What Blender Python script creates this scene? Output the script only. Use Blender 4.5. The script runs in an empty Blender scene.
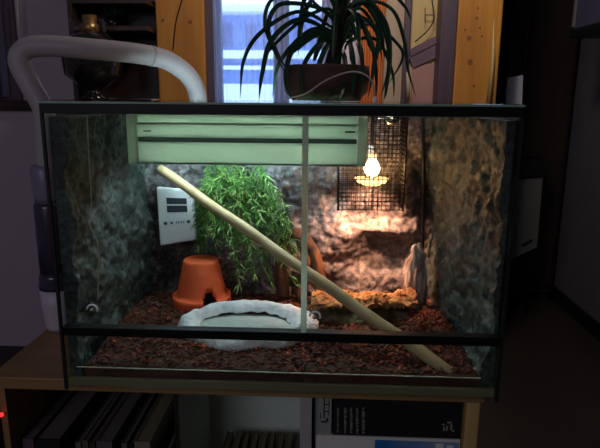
import bpy, bmesh, math, random
from mathutils import Vector, Matrix, noise
random.seed(7)
S = bpy.context.scene
C = S.collection
PI = math.pi

# ------------------------------------------------------------ camera
CX, CY, CZ = .0808, -.9576, .5417
PIT, YAW, ROL, F = .2206, .0441, -.0074, 568.5
def _cam(d):
    c, s = math.cos(YAW), math.sin(YAW); x = c*d[0]+s*d[1]; y = -s*d[0]+c*d[1]; z = d[2]
    c, s = math.cos(PIT), math.sin(PIT); y2 = c*y-s*z; z2 = s*y+c*z
    c, s = math.cos(ROL), math.sin(ROL); return (c*x-s*z2, y2, s*x+c*z2)
_c = [_cam(e) for e in ((1,0,0),(0,1,0),(0,0,1))]
RIGHT = Vector([_c[i][0] for i in range(3)]); FWD = Vector([_c[i][1] for i in range(3)]); UP = Vector([_c[i][2] for i in range(3)])
cd = bpy.data.cameras.new('camera'); cam = bpy.data.objects.new('camera', cd); C.objects.link(cam)
cd.sensor_width = 36; cd.lens = F*36/600; cd.clip_start = .02
cam.matrix_world = Matrix(((RIGHT.x, UP.x, -FWD.x, CX), (RIGHT.y, UP.y, -FWD.y, CY), (RIGHT.z, UP.z, -FWD.z, CZ), (0,0,0,1)))
S.camera = cam
def at(u, v, Y):            # the point of depth Y that stands at a measured image position
    r = RIGHT*((u-300)/F) + FWD + UP*((224-v)/F)
    t = (Y-CY)/r.y
    return Vector((CX+t*r.x, Y, CZ+t*r.z))

# ------------------------------------------------------------ world, light, exposure
S.view_settings.view_transform = 'Standard'; S.view_settings.look = 'None'
S.view_settings.gamma = 1; S.view_settings.exposure = 0.0; S.view_settings.use_curve_mapping = False
w = bpy.data.worlds.new('sky'); S.world = w; w.use_nodes = True
wn = w.node_tree.nodes; bg = wn['Background']
bg.inputs[0].default_value = (.68, .82, 1, 1); bg.inputs[1].default_value = 3.6
# added soft fill light, unseen, high up behind the viewer; that wall has no opening
ld = bpy.data.lights.new('rear_fill_light', 'AREA'); ld.shape = 'RECTANGLE'; ld.size = 1.2; ld.size_y = .8
ld.energy = 10; ld.color = (.86, .80, 1.0)
lo = bpy.data.objects.new('rear_fill_light', ld); C.objects.link(lo)
lo.location = (-1.0, -2.85, 1.35); lo.rotation_euler = (math.radians(80), 0, math.radians(-12))

# ceiling lamp over the far half of the room, shining towards the window wall
l2 = bpy.data.lights.new('ceiling_lamp_light', 'AREA'); l2.shape = 'DISK'; l2.size = .4
l2.energy = 15; l2.color = (1.0, .86, .80)
lp = bpy.data.objects.new('ceiling_lamp_light', l2); C.objects.link(lp)
lp.location = (.25, .75, 1.70); lp.rotation_euler = (math.radians(48), 0, 0)

# ------------------------------------------------------------ materials
M = {}
def mat(name, col, rough=.6, metal=0, col2=None, scale=8, stretch=(1,1,1), bump=0, bscale=None, spec=.5, emit=None, es=1, lo_=.35, hi_=.65, detail=4, coat=0):
    m = bpy.data.materials.new(name); m.use_nodes = True; nt = m.node_tree; p = nt.nodes['Principled BSDF']
    p.inputs['Base Color'].default_value = (*col, 1); p.inputs['Roughness'].default_value = rough
    p.inputs['Metallic'].default_value = metal; p.inputs['Specular IOR Level'].default_value = spec
    p.inputs['Coat Weight'].default_value = coat
    if emit: p.inputs['Emission Color'].default_value = (*emit, 1); p.inputs['Emission Strength'].default_value = es
    if col2 or bump:
        tc = nt.nodes.new('ShaderNodeTexCoord'); mp = nt.nodes.new('ShaderNodeMapping'); mp.inputs['Scale'].default_value = stretch
        nt.links.new(tc.outputs['Object'], mp.inputs[0])
    if col2:
        n = nt.nodes.new('ShaderNodeTexNoise'); n.inputs['Scale'].default_value = scale; n.inputs['Detail'].default_value = detail
        nt.links.new(mp.outputs[0], n.inputs['Vector'])
        r = nt.nodes.new('ShaderNodeValToRGB'); r.color_ramp.elements[0].position = lo_; r.color_ramp.elements[1].position = hi_
        r.color_ramp.elements[0].color = (*col, 1); r.color_ramp.elements[1].color = (*col2, 1)
        nt.links.new(n.outputs['Fac'], r.inputs[0]); nt.links.new(r.outputs[0], p.inputs['Base Color'])
    if bump:
        n = nt.nodes.new('ShaderNodeTexNoise'); n.inputs['Scale'].default_value = bscale or scale; n.inputs['Detail'].default_value = 6
        nt.links.new(mp.outputs[0], n.inputs['Vector'])
        b = nt.nodes.new('ShaderNodeBump'); b.inputs['Strength'].default_value = bump; b.inputs['Distance'].default_value = .01
        nt.links.new(n.outputs['Fac'], b.inputs['Height']); nt.links.new(b.outputs[0], p.inputs['Normal'])
    M[name] = m; return m
def glass(name, tint=(.93,.97,.94), ior=1.45, rough=0.0):
    m = bpy.data.materials.new(name); m.use_nodes = True; nt = m.node_tree; nt.nodes.clear()
    o = nt.nodes.new('ShaderNodeOutputMaterial'); mx = nt.nodes.new('ShaderNodeMixShader')
    t = nt.nodes.new('ShaderNodeBsdfTransparent'); t.inputs[0].default_value = (*tint, 1)
    g = nt.nodes.new('ShaderNodeBsdfGlossy'); g.inputs['Roughness'].default_value = rough
    f = nt.nodes.new('ShaderNodeFresnel'); f.inputs[0].default_value = ior
    gm = nt.nodes.new('ShaderNodeNewGeometry'); mr = nt.nodes.new('ShaderNodeMapRange')      # thin pane: same reflectance from both of its faces
    mr.inputs['To Min'].default_value = ior; mr.inputs['To Max'].default_value = 1/ior
    nt.links.new(gm.outputs['Backfacing'], mr.inputs['Value']); nt.links.new(mr.outputs[0], f.inputs[0])
    nt.links.new(f.outputs[0], mx.inputs[0]); nt.links.new(t.outputs[0], mx.inputs[1]); nt.links.new(g.outputs[0], mx.inputs[2]); nt.links.new(mx.outputs[0], o.inputs[0])
    M[name] = m; return m
def translucent(name, col, trans, tw=.5, alpha=0):
    m = bpy.data.materials.new(name); m.use_nodes = True; nt = m.node_tree; nt.nodes.clear()
    o = nt.nodes.new('ShaderNodeOutputMaterial'); mx = nt.nodes.new('ShaderNodeMixShader'); mx.inputs[0].default_value = tw
    d = nt.nodes.new('ShaderNodeBsdfDiffuse'); d.inputs[0].default_value = (*col, 1)
    t = nt.nodes.new('ShaderNodeBsdfTranslucent'); t.inputs[0].default_value = (*trans, 1)
    nt.links.new(d.outputs[0], mx.inputs[1]); nt.links.new(t.outputs[0], mx.inputs[2]); last = mx
    if alpha:
        m2 = nt.nodes.new('ShaderNodeMixShader'); m2.inputs[0].default_value = alpha; tr = nt.nodes.new('ShaderNodeBsdfTransparent')
        nt.links.new(mx.outputs[0], m2.inputs[1]); nt.links.new(tr.outputs[0], m2.inputs[2]); last = m2
    nt.links.new(last.outputs[0], o.inputs[0]); M[name] = m; return m

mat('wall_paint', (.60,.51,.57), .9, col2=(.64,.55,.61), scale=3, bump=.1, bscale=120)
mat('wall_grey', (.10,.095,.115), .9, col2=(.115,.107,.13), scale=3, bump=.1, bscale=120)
mat('ceiling_paint', (.4,.4,.4), .9, bump=.05, bscale=80)
mat('floor_wood', (.028,.021,.018), .5, col2=(.04,.03,.024), scale=6, stretch=(1,.15,1), bump=.1)
mat('beam', (.52,.235,.03), .6, col2=(.38,.15,.02), scale=5, stretch=(3,3,.35), bump=.25, bscale=14)
mat('shelf_wood', (.38,.23,.09), .45, col2=(.29,.165,.06), scale=7, stretch=(.25,3,3), bump=.12)
mat('post_wood', (.70,.50,.18), .5, col2=(.58,.40,.14), scale=7, stretch=(3,3,.3), bump=.1)
mat('panel_white', (.50,.50,.46), .5, bump=.03, bscale=60)
mat('panel_green', (.75,.90,.74), .6, bump=.03, bscale=60)
mat('dark_wood', (.020,.011,.008), .45, col2=(.034,.018,.012), scale=6, stretch=(3,3,.3), bump=.1)
mat('window_wood', (.085,.058,.078), .5, col2=(.065,.043,.06), scale=6, stretch=(3,3,.3))
mat('yellow_panel', (.50,.37,.15), .6, col2=(.42,.29,.11), scale=5, stretch=(3,3,.3))
mat('pale_panel', (.42,.32,.22), .6, col2=(.36,.26,.17), scale=5, stretch=(3,3,.3))
mat('pink_panel', (.38,.20,.17), .6, col2=(.30,.15,.13), scale=5, stretch=(3,3,.4))
mat('purple_wood', (.16,.10,.13), .6, col2=(.12,.07,.10), scale=6, stretch=(.5,3,3))
mat('orange_cloth', (.60,.18,.035), .9, bump=.1, bscale=90)
mat('blue_cloth', (.05,.05,.10), .9)
mat('black_plastic', (.006,.008,.008), .4, spec=.25)
mat('black_rubber', (.006,.006,.006), .6)
mat('olive_trim', (.27,.24,.13), .5, col2=(.21,.185,.10), scale=6, stretch=(.3,3,3))
mat('bead', (.45,.42,.30), .4)
glass('pane'); glass('cover_glass', (.95,.98,.96), 1.5); glass('window_pane', (.85,.92,1), 1.45)
mat('glass_edge', (.30,.48,.36), .25, spec=.6)
translucent('hood_plastic', (.62,.65,.57), (.62,.68,.54), .40); translucent('door_edge', (.85,.97,.85), (.92,1,.92), .8); translucent('milk_glass', (.8,.7,.6), (.95,.85,.7), .7, .35)
mat('hood_dark', (.045,.06,.05), .6)
mat('tube_white', (.8,.8,.8), .4, emit=(.66,.85,1.0), es=32)
mat('bulb_glow', (1,.9,.7), .4, emit=(1.0,.48,.20), es=95)
mat('porcelain', (.85,.78,.68), .35)
mat('chrome', (.7,.68,.62), .2, 1)
mat('wire', (.012,.009,.008), .5, .3)
mat('terracotta', (.95,.14,.035), .75, col2=(.85,.115,.03), scale=9, bump=.2, bscale=60)
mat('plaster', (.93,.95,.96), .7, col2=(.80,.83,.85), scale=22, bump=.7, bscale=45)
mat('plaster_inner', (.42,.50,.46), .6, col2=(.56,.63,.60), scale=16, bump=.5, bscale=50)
glass('water', (.80,.90,.86), 1.33, .02)
mat('bamboo', (.62,.47,.25), .45, col2=(.52,.37,.18), scale=9, stretch=(3,3,.3), bump=.08)
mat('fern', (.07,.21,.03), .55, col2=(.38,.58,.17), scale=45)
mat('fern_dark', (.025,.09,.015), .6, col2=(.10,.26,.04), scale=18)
mat('white_plastic', (.96,.97,.98), .35)
mat('lcd', (.05,.06,.065), .2)
mat('button_grey', (.06,.07,.09), .5)
mat('dark_bark', (.24,.20,.09), .9, col2=(.07,.05,.025), scale=40, bump=1, bscale=60); mat('cork', (.66,.36,.13), .9, col2=(.26,.11,.04), scale=42, bump=1, bscale=55)
mat('driftwood', (.17,.065,.022), .8, col2=(.022,.010,.006), scale=55, stretch=(1,1,.5), bump=.6, bscale=30)
mat('stump', (.85,.76,.66), .85, col2=(.24,.17,.13), scale=34, stretch=(1.6,1.6,.6), bump=.9, bscale=40)
mat('soil', (.055,.022,.012), .95, col2=(.11,.04,.02), scale=40, bump=.8, bscale=90)
mat('chip', (.30,.06,.02), .85, col2=(.10,.03,.014), scale=25)
mat('chip_dark', (.075,.028,.014), .85)
mat('hose', (.42,.39,.39), .5)
mat('canister_body', (.05,.042,.075), .25, spec=.7)
mat('canister_cap', (.24,.21,.30), .35)
mat('canister_base', (.6,.55,.62), .4)
mat('clay_pot', (.085,.045,.028), .7, col2=(.055,.03,.02), scale=14, bump=.4)
mat('leaf', (.012,.050,.022), .4, col2=(.022,.085,.030), scale=12)
mat('trunk', (.06,.045,.03), .85, bump=.6, bscale=60)
mat('cable', (.50,.46,.38), .5)
mat('dark_glass', (.012,.011,.011), .08, spec=.9)
mat('brass', (.55,.33,.12), .35, .9)
mat('paper', (.72,.70,.80), .9)
mat('grey_board', (.14,.15,.135), .6)
mat('black_paint', (.01,.01,.01), .4)
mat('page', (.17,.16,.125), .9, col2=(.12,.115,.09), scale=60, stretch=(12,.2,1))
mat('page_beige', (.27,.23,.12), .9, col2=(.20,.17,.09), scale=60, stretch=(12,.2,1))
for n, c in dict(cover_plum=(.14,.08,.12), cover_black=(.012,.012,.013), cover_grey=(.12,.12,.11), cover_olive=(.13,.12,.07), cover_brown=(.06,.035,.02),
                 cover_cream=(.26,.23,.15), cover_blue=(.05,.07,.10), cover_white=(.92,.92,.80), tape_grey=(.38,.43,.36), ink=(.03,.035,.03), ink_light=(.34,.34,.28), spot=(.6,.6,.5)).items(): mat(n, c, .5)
mat('print_blue', (.03,.22,.60), .35, col2=(.40,.50,.60), scale=5, stretch=(1,1,1), lo_=.45, hi_=.75)
mat('sheer', (.7,.75,.9), .9)
translucent('sheer_curtain', (.60,.68,.95), (.70,.78,1), .6, .55)
mat('snow', (.8,.85,.95), .9); mat('house_wall', (.14,.24,.55), .9); mat('house_dark', (.05,.08,.22), .8)
mat('led_red', (.8,.02,.02), .4, emit=(1,.03,.03), es=1.6)

# rock lining: grey-brown foam rock with pale flecks
def rockmat(name='rock', tint=(1,1,1)):
    m = bpy.data.materials.new(name); m.use_nodes = True; nt = m.node_tree; p = nt.nodes['Principled BSDF']
    p.inputs['Roughness'].default_value = .45; p.inputs['Specular IOR Level'].default_value = .45
    tc = nt.nodes.new('ShaderNodeTexCoord')
    a = nt.nodes.new('ShaderNodeTexNoise'); a.inputs['Scale'].default_value = 9; a.inputs['Detail'].default_value = 5
    b = nt.nodes.new('ShaderNodeTexNoise'); b.inputs['Scale'].default_value = 85; b.inputs['Detail'].default_value = 6; b.inputs['Roughness'].default_value = .6
    for n in (a, b): nt.links.new(tc.outputs['Object'], n.inputs['Vector'])
    r = nt.nodes.new('ShaderNodeValToRGB'); e = r.color_ramp.elements
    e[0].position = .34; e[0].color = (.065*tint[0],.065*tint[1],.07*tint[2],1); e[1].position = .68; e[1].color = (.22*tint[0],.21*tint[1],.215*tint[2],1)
    nt.links.new(a.outputs['Fac'], r.inputs[0])
    r2 = nt.nodes.new('ShaderNodeValToRGB'); e = r2.color_ramp.elements
    e[0].position = .40; e[0].color = (.40,.40,.41,1); e[1].position = .68; e[1].color = (1.8,1.75,1.7,1)
    nt.links.new(b.outputs['Fac'], r2.inputs[0])
    mx = nt.nodes.new('ShaderNodeMix'); mx.data_type = 'RGBA'; mx.blend_type = 'MULTIPLY'; mx.inputs[0].default_value = 1
    nt.links.new(r.outputs[0], mx.inputs[6]); nt.links.new(r2.outputs[0], mx.inputs[7]); nt.links.new(mx.outputs[2], p.inputs['Base Color'])
    bp = nt.nodes.new('ShaderNodeBump'); bp.inputs['Strength'].default_value = .7; bp.inputs['Distance'].default_value = .005
    nt.links.new(b.outputs['Fac'], bp.inputs['Height']); nt.links.new(bp.outputs[0], p.inputs['Normal'])
    M[name] = m
rockmat(); rockmat('shaded_rock', (.36,.52,.44))  # side linings: same rock, hood shade and greenish glass haze put into its tint

# ------------------------------------------------------------ mesh helpers
class MB:
    def __init__(s): s.bm = bmesh.new(); s.smooth = False
    def box(s, x0, x1, y0, y1, z0, z1, mx=None, bev=0):
        vs = [s.bm.verts.new(((x0,x1)[i&1], (y0,y1)[(i>>1)&1], (z0,z1)[i>>2])) for i in range(8)]
        fs = [s.bm.faces.new([vs[k] for k in q]) for q in ((0,2,3,1),(4,5,7,6),(0,1,5,4),(1,3,7,5),(3,2,6,7),(2,0,4,6))]
        if bev:
            es = list({e for f in fs for e in f.edges})
            r = bmesh.ops.bevel(s.bm, geom=es, offset=bev, segments=2, affect='EDGES', profile=.5)
            vs = list({v for f in r['faces'] for v in f.verts} | {v for v in vs if v.is_valid})
        if mx is not None:
            for v in vs:
                if v.is_valid: v.co = mx @ v.co
        return s
    def tube(s, pts, rad, seg=10, caps=True, flat=1, closed=False):
        pts = [Vector(p) for p in pts]; n = len(pts)
        if not isinstance(rad, (list, tuple)): rad = [rad]*n
        rings = []; up = None
        for i, p in enumerate(pts):
            t = (pts[min(i+1, n-1)] - pts[max(i-1, 0)]).normalized()
            if up is None:
                up = Vector((0,0,1)) if abs(t.z) < .9 else Vector((0,1,0))
            a = t.cross(up)
            if a.length < 1e-4: a = t.cross(Vector((1,0,0)))
            a.normalize(); b = a.cross(t).normalized(); up = b
            rings.append([s.bm.verts.new(p + (a*math.cos(2*PI*k/seg) + b*math.sin(2*PI*k/seg)*flat)*rad[i]) for k in range(seg)])
        for i in range(n-1):
            for k in range(seg):
                f = s.bm.faces.new((rings[i][k], rings[i][(k+1)%seg], rings[i+1][(k+1)%seg], rings[i+1][k])); f.smooth = seg > 5
        if caps:
            s.bm.faces.new(rings[0][::-1]); s.bm.faces.new(rings[-1])
        return s
    def lathe(s, prof, c=(0,0,0), seg=32, sx=1, sy=1, closed=False):
        rings = []
        for r, z in prof:
            rings.append([s.bm.verts.new((c[0]+max(r,1e-5)*math.cos(2*PI*k/seg)*sx, c[1]+max(r,1e-5)*math.sin(2*PI*k/seg)*sy, c[2]+z)) for k in range(seg)])
        for i in range(len(rings)-1):
            for k in range(seg):
                f = s.bm.faces.new((rings[i][k], rings[i][(k+1)%seg], rings[i+1][(k+1)%seg], rings[i+1][k])); f.smooth = True
        return s
    def sphere(s, c, r, seg=16, sc=(1,1,1)):
        n = seg//2
        prof = [(r*math.sin(PI*i/n), -r*math.cos(PI*i/n)*sc[2]) for i in range(n+1)]
        return s.lathe(prof, c, seg, sc[0], sc[1])
    def grid(s, fn, nu, nv, smooth=True):
        g = [[s.bm.verts.new(fn(i/nu, j/nv)) for j in range(nv+1)] for i in range(nu+1)]
        for i in range(nu):
            for j in range(nv):
                f = s.bm.faces.new((g[i][j], g[i+1][j], g[i+1][j+1], g[i][j+1])); f.smooth = smooth
        return g
    def poly(s, vs):
        return s.bm.faces.new([s.bm.verts.new(v) for v in vs])
    def build(s, name, m, parent=None, loc=None, recalc=True):
        bmesh.ops.remove_doubles(s.bm, verts=s.bm.verts, dist=1e-6)
        if recalc: bmesh.ops.recalc_face_normals(s.bm, faces=s.bm.faces)
        me = bpy.data.meshes.new(name); s.bm.to_mesh(me); s.bm.free(); me.materials.append(M[m] if isinstance(m, str) else m)
        o = bpy.data.objects.new(name, me); C.objects.link(o)
        if parent: o.parent = parent; o.matrix_parent_inverse = Matrix.Translation(-Vector(parent_loc(parent)))
        return o
def parent_loc(p):
    l = Vector(p.location)
    while p.parent: p = p.parent; l = Vector((0,0,0)) if p.type == 'MESH' else Vector(p.location)
    return l
def tag(o, label=None, cat=None, group=None, kind=None):
    if label: o['label'] = label
    if cat: o['category'] = cat
    if group: o['group'] = group
    if kind: o['kind'] = kind
    return o
def thing(name, loc, label, cat, group=None):
    o = bpy.data.objects.new(name, None); o.empty_display_size = .05; C.objects.link(o); o.location = loc
    return tag(o, label, cat, group)
def struct(o): o['kind'] = 'structure'; return o
def bx(*a, **k): return MB().box(*a, **k)
def catmull(pts, n=8):
    pts = [Vector(p) for p in pts]; P = [pts[0]*2-pts[1]] + pts + [pts[-1]*2-pts[-2]]; out = []
    for i in range(1, len(P)-2):
        for k in range(n):
            t = k/n; a, b, c, d = P[i-1], P[i], P[i+1], P[i+2]
            out.append(.5*((2*b)+(c-a)*t+(2*a-5*b+4*c-d)*t*t+(3*b-a-3*c+d)*t**3))
    out.append(pts[-1]); return out
def fbm(v, sc, oct=4):
    t = 0; a = 1
    for i in range(oct): t += a*noise.noise(Vector(v)*sc + Vector((i*7.3, 3.1, 1.7))); sc *= 2.05; a *= .55
    return t
def leaf_strip(mb, pts, width, side, fold=.25):
    """a strap leaf with a slight V fold that tapers to a point"""
    n = len(pts); prev = None
    for i, p in enumerate(pts):
        t = i/(n-1); w_ = width*(.55+.45*math.sin(PI*min(1, t*2.2+.12)/1.0) if t < .4 else 1-((t-.4)/.6)**1.6)*.5
        w_ = max(w_, .0004)
        d = (pts[min(i+1, n-1)]-pts[max(i-1, 0)]).normalized(); a = d.cross(side); 
        if a.length < .05: a = Vector((1,0,0))
        a = side.normalized(); nn = a.cross(d).normalized()
        row = [mb.bm.verts.new(p-a*w_+nn*w_*fold), mb.bm.verts.new(p), mb.bm.verts.new(p+a*w_+nn*w_*fold)]
        if prev:
            for k in range(2):
                f = mb.bm.faces.new((prev[k], prev[k+1], row[k+1], row[k])); f.smooth = True
        prev = row

# ============================================================ the room
FZ = -.75; CE = 1.75
struct(bx(-2.6, 1.75, -3.1, 3.2, FZ-.1, FZ).build('floor', 'floor_wood'))
struct(bx(-2.6, 1.75, -3.1, 3.2, CE, CE+.1).build('ceiling', 'ceiling_paint'))
struct(bx(-2.7, -2.6, -3.1, 3.2, FZ, CE).build('wall_left', 'wall_paint'))
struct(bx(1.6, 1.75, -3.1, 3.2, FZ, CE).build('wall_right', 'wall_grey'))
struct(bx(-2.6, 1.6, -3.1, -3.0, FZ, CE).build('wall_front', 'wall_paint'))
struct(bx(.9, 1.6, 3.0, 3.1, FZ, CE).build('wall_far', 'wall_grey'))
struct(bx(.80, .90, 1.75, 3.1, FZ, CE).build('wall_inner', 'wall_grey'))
b = MB(); b.box(-2.6, -1.36, 1.75, 1.85, FZ, .50); b.box(-2.6, -1.95, 1.75, 1.85, .5, CE); b.box(-1.36, -.44, 1.75, 1.85, FZ, CE); b.box(-.44, .07, 1.75, 1.85, FZ, .42)
b.box(.07, .9, 1.75, 1.85, FZ, CE); b.box(-.44, .07, 1.75, 1.85, 1.5, CE); b.box(-1.95, -1.36, 1.75, 1.85, 1.5, CE)
struct(b.build('wall_back', 'wall_paint'))
struct(bx(1.585, 1.6, -3, 3.0, FZ, FZ+.09, bev=.003).build('baseboard_right', 'black_paint'))
struct(bx(.9, 1.585, 2.985, 3.0, FZ, FZ+.09, bev=.003).build('baseboard_far', 'black_paint'))
# timber posts
def post(u0, u1, Y, name):
    x0, x1 = at(u0, 50, Y).x, at(u1, 50, Y).x
    b = MB(); b.box(x0, x1, Y, Y+.14, FZ, CE, bev=.006)
    for k in range(9):                                   # knots
        z = random.uniform(.5, 1.1); x = random.uniform(x0+.03, x1-.03)
        b.lathe([(0, .004), (.008, .003), (.012, 0)], (0,0,0), 12, 1, 1.6)
        for v in b.bm.verts[:] if False else []: pass
    bmesh.ops.delete(b.bm, geom=[v for v in b.bm.verts if abs(v.co.x) < .02 and abs(v.co.z) < .01 and abs(v.co.y) < .03], context='VERTS')
    o = b.build(name, 'beam'); struct(o); return x0, x1
pl = post(157, 205, 1.6, 'trim_1'); pr_ = post(456, 500, 1.6, 'trim_2')
# knots in the right post's face as shallow dark discs
b = MB()
for (u, v, r) in ((457+12,38,.010),(477,18,.006),(478,8,.005),(470,62,.012),(482,36,.005),(474,86,.006),(465,30,.005),(480,28,.005),(163,20,.007),(190,22,.009),(176,60,.008),(186,88,.006)):
    c = at(u, v, 1.5985); b.tube([c, c+Vector((0,.003,0))], r, 10)
mat('knot_brown', (.20,.08,.02), .7); kn = b.build('knot', 'knot_brown'); kn.parent = bpy.data.objects['trim_2']
b = MB(); b.tube(catmull([at(182,0,1.598), at(176,22,1.598), at(173,50,1.598)], 6), .0025, 5); o = b.build('crack', 'dark_wood'); o.parent = bpy.data.objects['trim_1']
# chamfer strip along the right post
b = MB(); p0 = at(488,103,1.59); p1 = at(497,0,1.59)
b.tube([at(489,104,1.585), at(493,60,1.592), at(494,20,1.598)], [.012,.008,.002], 6)
o = b.build('chamfer', 'yellow_panel'); o.parent = bpy.data.objects['trim_2']
struct(bx(pl[1], pl[1]+.035, 1.62, 1.76, .4, CE, bev=.003).build('trim_3', 'window_wood'))
struct(bx(at(440,50,1.6).x, pr_[0]-.002, 1.60, 1.76, .2, CE, bev=.004).build('trim_4', 'window_wood'))
# window 2 (bright)
x0, x1 = pl[1]+.035, at(352, 50, 1.75).x
wf = MB(); z0, z1 = .46, 1.5
for (a, c_) in ((x0, x0+.012), (-.165, -.095), (x1-.14, x1-.06)): wf.box(a, c_, 1.72, 1.78, z0, z1, bev=.003)
wf.box(x0, x1, 1.72, 1.78, z0-.05, z0, bev=.003)
w2 = struct(wf.build('window_2', 'window_wood'))
o = bx(x0+.012, x1-.1, 1.748, 1.752, z0, z1).build('pane', 'window_pane', w2)
struct(bx(-.46, .35, 1.64, 1.80, .40, .425, bev=.004).build('trim_5', 'window_wood'))
# window 1 (dim, far left) with sill
wf = MB(); wf.box(-1.42, -1.36, 1.72, 1.8, .5, 1.5, bev=.003); wf.box(-1.95, -1.42, 1.72, 1.8, .5, .56, bev=.003); wf.box(-1.95,-1.42,1.75,1.77,.94,.97)
w1 = struct(wf.build('window_1', 'window_wood')); bx(-1.95, -1.42, 1.757, 1.761, .56, 1.5).build('pane', 'window_pane', w1)
struct(bx(-2.0, -1.26, 1.70, 1.8, .47, .515, bev=.004).build('trim_6', 'dark_wood'))
def curtain(name, m, xa, xb, Y, za, zb, folds, amp, label, cat='curtain'):
    b = MB()
    b.grid(lambda u, v: Vector((xa+(xb-xa)*u, Y+amp*math.sin(u*folds*2*PI+.6*math.sin(u*9))*(1-.15*v), za+(zb-za)*v)), folds*10, 2)
    o = b.build(name, m, recalc=False); return tag(o, label, cat)
curtain('curtain', 'blue_cloth', -1.95, -1.40, 1.70, .53, 1.45, 9, .02, 'dark blue curtain over the dim window at the far left edge')
curtain('sheer_curtain', 'sheer_curtain', -.42, .15, 1.665, .43, 1.45, 22, .006, 'sheer bluish white curtain across the bright window behind the plant')
curtain('curtain', 'orange_cloth', at(360,50,1.66).x, at(384,50,1.66).x, 1.66, .44, 1.45, 5, .012, 'orange pleated curtain drawn aside at the right of the window')
# wood panelling to the right of the window
struct(bx(at(384,50,1.71).x, at(403,50,1.71).x, 1.71, 1.749, .3, CE).build('trim_7', 'pale_panel'))
struct(bx(at(403,50,1.7).x, at(409,50,1.7).x, 1.68, 1.749, .3, CE, bev=.003).build('trim_8', 'window_wood'))
d = bx(at(410,50,1.72).x, at(441,50,1.72).x, 1.72, 1.749, .4, CE).build('door_1', 'yellow_panel'); struct(d)
b = MB(); a, c_ = at(410,58,1.705), at(441,42,1.705)
def slab(b, p, q, h, t):       # a board from p to q, h high, t thick
    dx = q-p; n = Vector((-dx.z, 0, dx.x)).normalized()*h/2
    vs = [p-n, q-n, q+n, p+n]; f = [b.bm.verts.new(v) for v in vs]; g = [b.bm.verts.new(v+Vector((0,t,0))) for v in vs]
    b.bm.faces.new(f); b.bm.faces.new(g[::-1])
    for k in range(4): b.bm.faces.new((f[k], g[k], g[(k+1)%4], f[(k+1)%4]))
slab(b, at(410,60,1.705), at(441,46,1.705), .075, .012); slab(b, at(410,53,1.70), at(441,37,1.70), .03, .016)
b.build('brace_board', 'purple_wood', d)
o = bx(at(411,90,1.71).x, at(440,90,1.71).x, 1.712, 1.722, .4, at(420,64,1.71).z).build('lower_board', 'pink_panel', d)
b = MB(); b.tube(catmull([at(432,0,1.68), at(434,18,1.68), at(428,30,1.68), at(415,42,1.68)], 6), .003, 6); b.tube([at(425,8,1.69), at(425,22,1.69)], .002, 5); b.tube([at(425,15,1.69), at(433,15,1.69)], .002, 5)
tag(b.build('wall_cable', 'black_rubber'), 'thin dark cable hanging in a curve over the yellow wood panel', 'cable')
# pale candle-like stick
c = at(408,100,1.6)
tag(MB().tube([at(408,101,1.62), at(408,72,1.62)], .008, 10).build('pale_rod', 'pale_panel'), 'short pale upright rod below the slanted board behind the tank', 'rod')

# outside the window: pale sky and a blue-grey house with snowy ledges
h = thing('house', (0, 8, -2), 'blue grey house with snowy ledges seen through the sheer curtain', 'house')
bx(-4.5, 4, 8, 9, -2.5, at(240,15,8).z).build('wall', 'house_wall', h)
b = MB(); b.box(-4.8, 4.2, 7.6, 9.2, at(240,15,8).z, at(240,12,8).z+.05); b.build('roof', 'snow', h)
b = MB()
for v0, v1 in ((51,59),(66,70),(84,108)): b.box(-4.5, 4, 7.85, 8.0, at(240,v1,8).z, at(240,v0,8).z)
b.build('snowy_ledge', 'snow', h)
for u in (222, 246, 262, 296, 312):
    b = bx(at(u,30,7.97).x, at(u+9,30,7.97).x, 7.95, 8.02, at(u,46,7.97).z, at(u,24,7.97).z).build('window', 'house_dark', h)
tag(bx(-6, 6, 2.5, 14, -2.6, -2.5).build('snowy_yard', 'snow'), 'snow covered ground outside the window', 'ground'); struct(bpy.data.objects['snowy_yard']); bpy.data.objects['snowy_yard'].name = 'ground'

# ------------------------------------------------------------ dark furniture behind on the left
sb = thing('sideboard', (-.98, 1.45, FZ), 'dark wooden sideboard behind the tank at the left, hidden in shadow', 'sideboard')
zs = at(90,100,1.4).z
bx(-1.04, -.68, 1.3, 1.60, FZ+.04, zs-.02, bev=.004).build('body', 'dark_wood', sb)
bx(-1.055, -.67, 1.28, 1.62, zs-.02, zs, bev=.004).build('top', 'dark_wood', sb)
for fx in (-1.04, -.72):
    for fy in (1.31, 1.55): bx(fx, fx+.04, fy, fy+.04, FZ, FZ+.04).build('foot', 'dark_wood', sb)
for x in (-1.03, -.86):
    dd = bx(x, x+.165, 1.288, 1.30, FZ+.08, zs-.05, bev=.003).build('door', 'dark_wood', sb)
    MB().sphere((x+(.14 if x < -1 else .025), 1.28, 0), .01, 10).build('knob', 'brass', dd)
hs = thing('wall_shelf', (-.85, 1.7, .8), 'dark wall shelf high behind the ornate lamp, left of the timber post', 'shelf')
za = at(120,27,1.55).z
bx(at(72,10,1.5).x, -.67, 1.5, 1.745, za-.02, za, bev=.002).build('board', 'dark_wood', hs)
LXs = at(72,10,1.5).x
bx(LXs, -.67, 1.73, 1.748, zs+.01, 1.3).build('backboard', 'dark_wood', hs)
bx(LXs-.02, LXs, 1.5, 1.748, zs+.001, 1.3).build('side_panel', 'dark_wood', hs)
hb = bx(at(120,0,1.6).x, at(155,0,1.6).x, 1.58, 1.66, at(120,2,1.6).z, 1.0, bev=.003).build('storage_box', 'blue_cloth'); hb.location.z = 0
hb.name = 'storage_box'; tag(hb, 'dim blue box at the very top behind the lamp', 'box')
bx(LXs, -.67, 1.5, 1.74, at(120,2,1.6).z-.02, at(120,2,1.6).z-.001).build('upper_board', 'dark_wood', hs)
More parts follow.
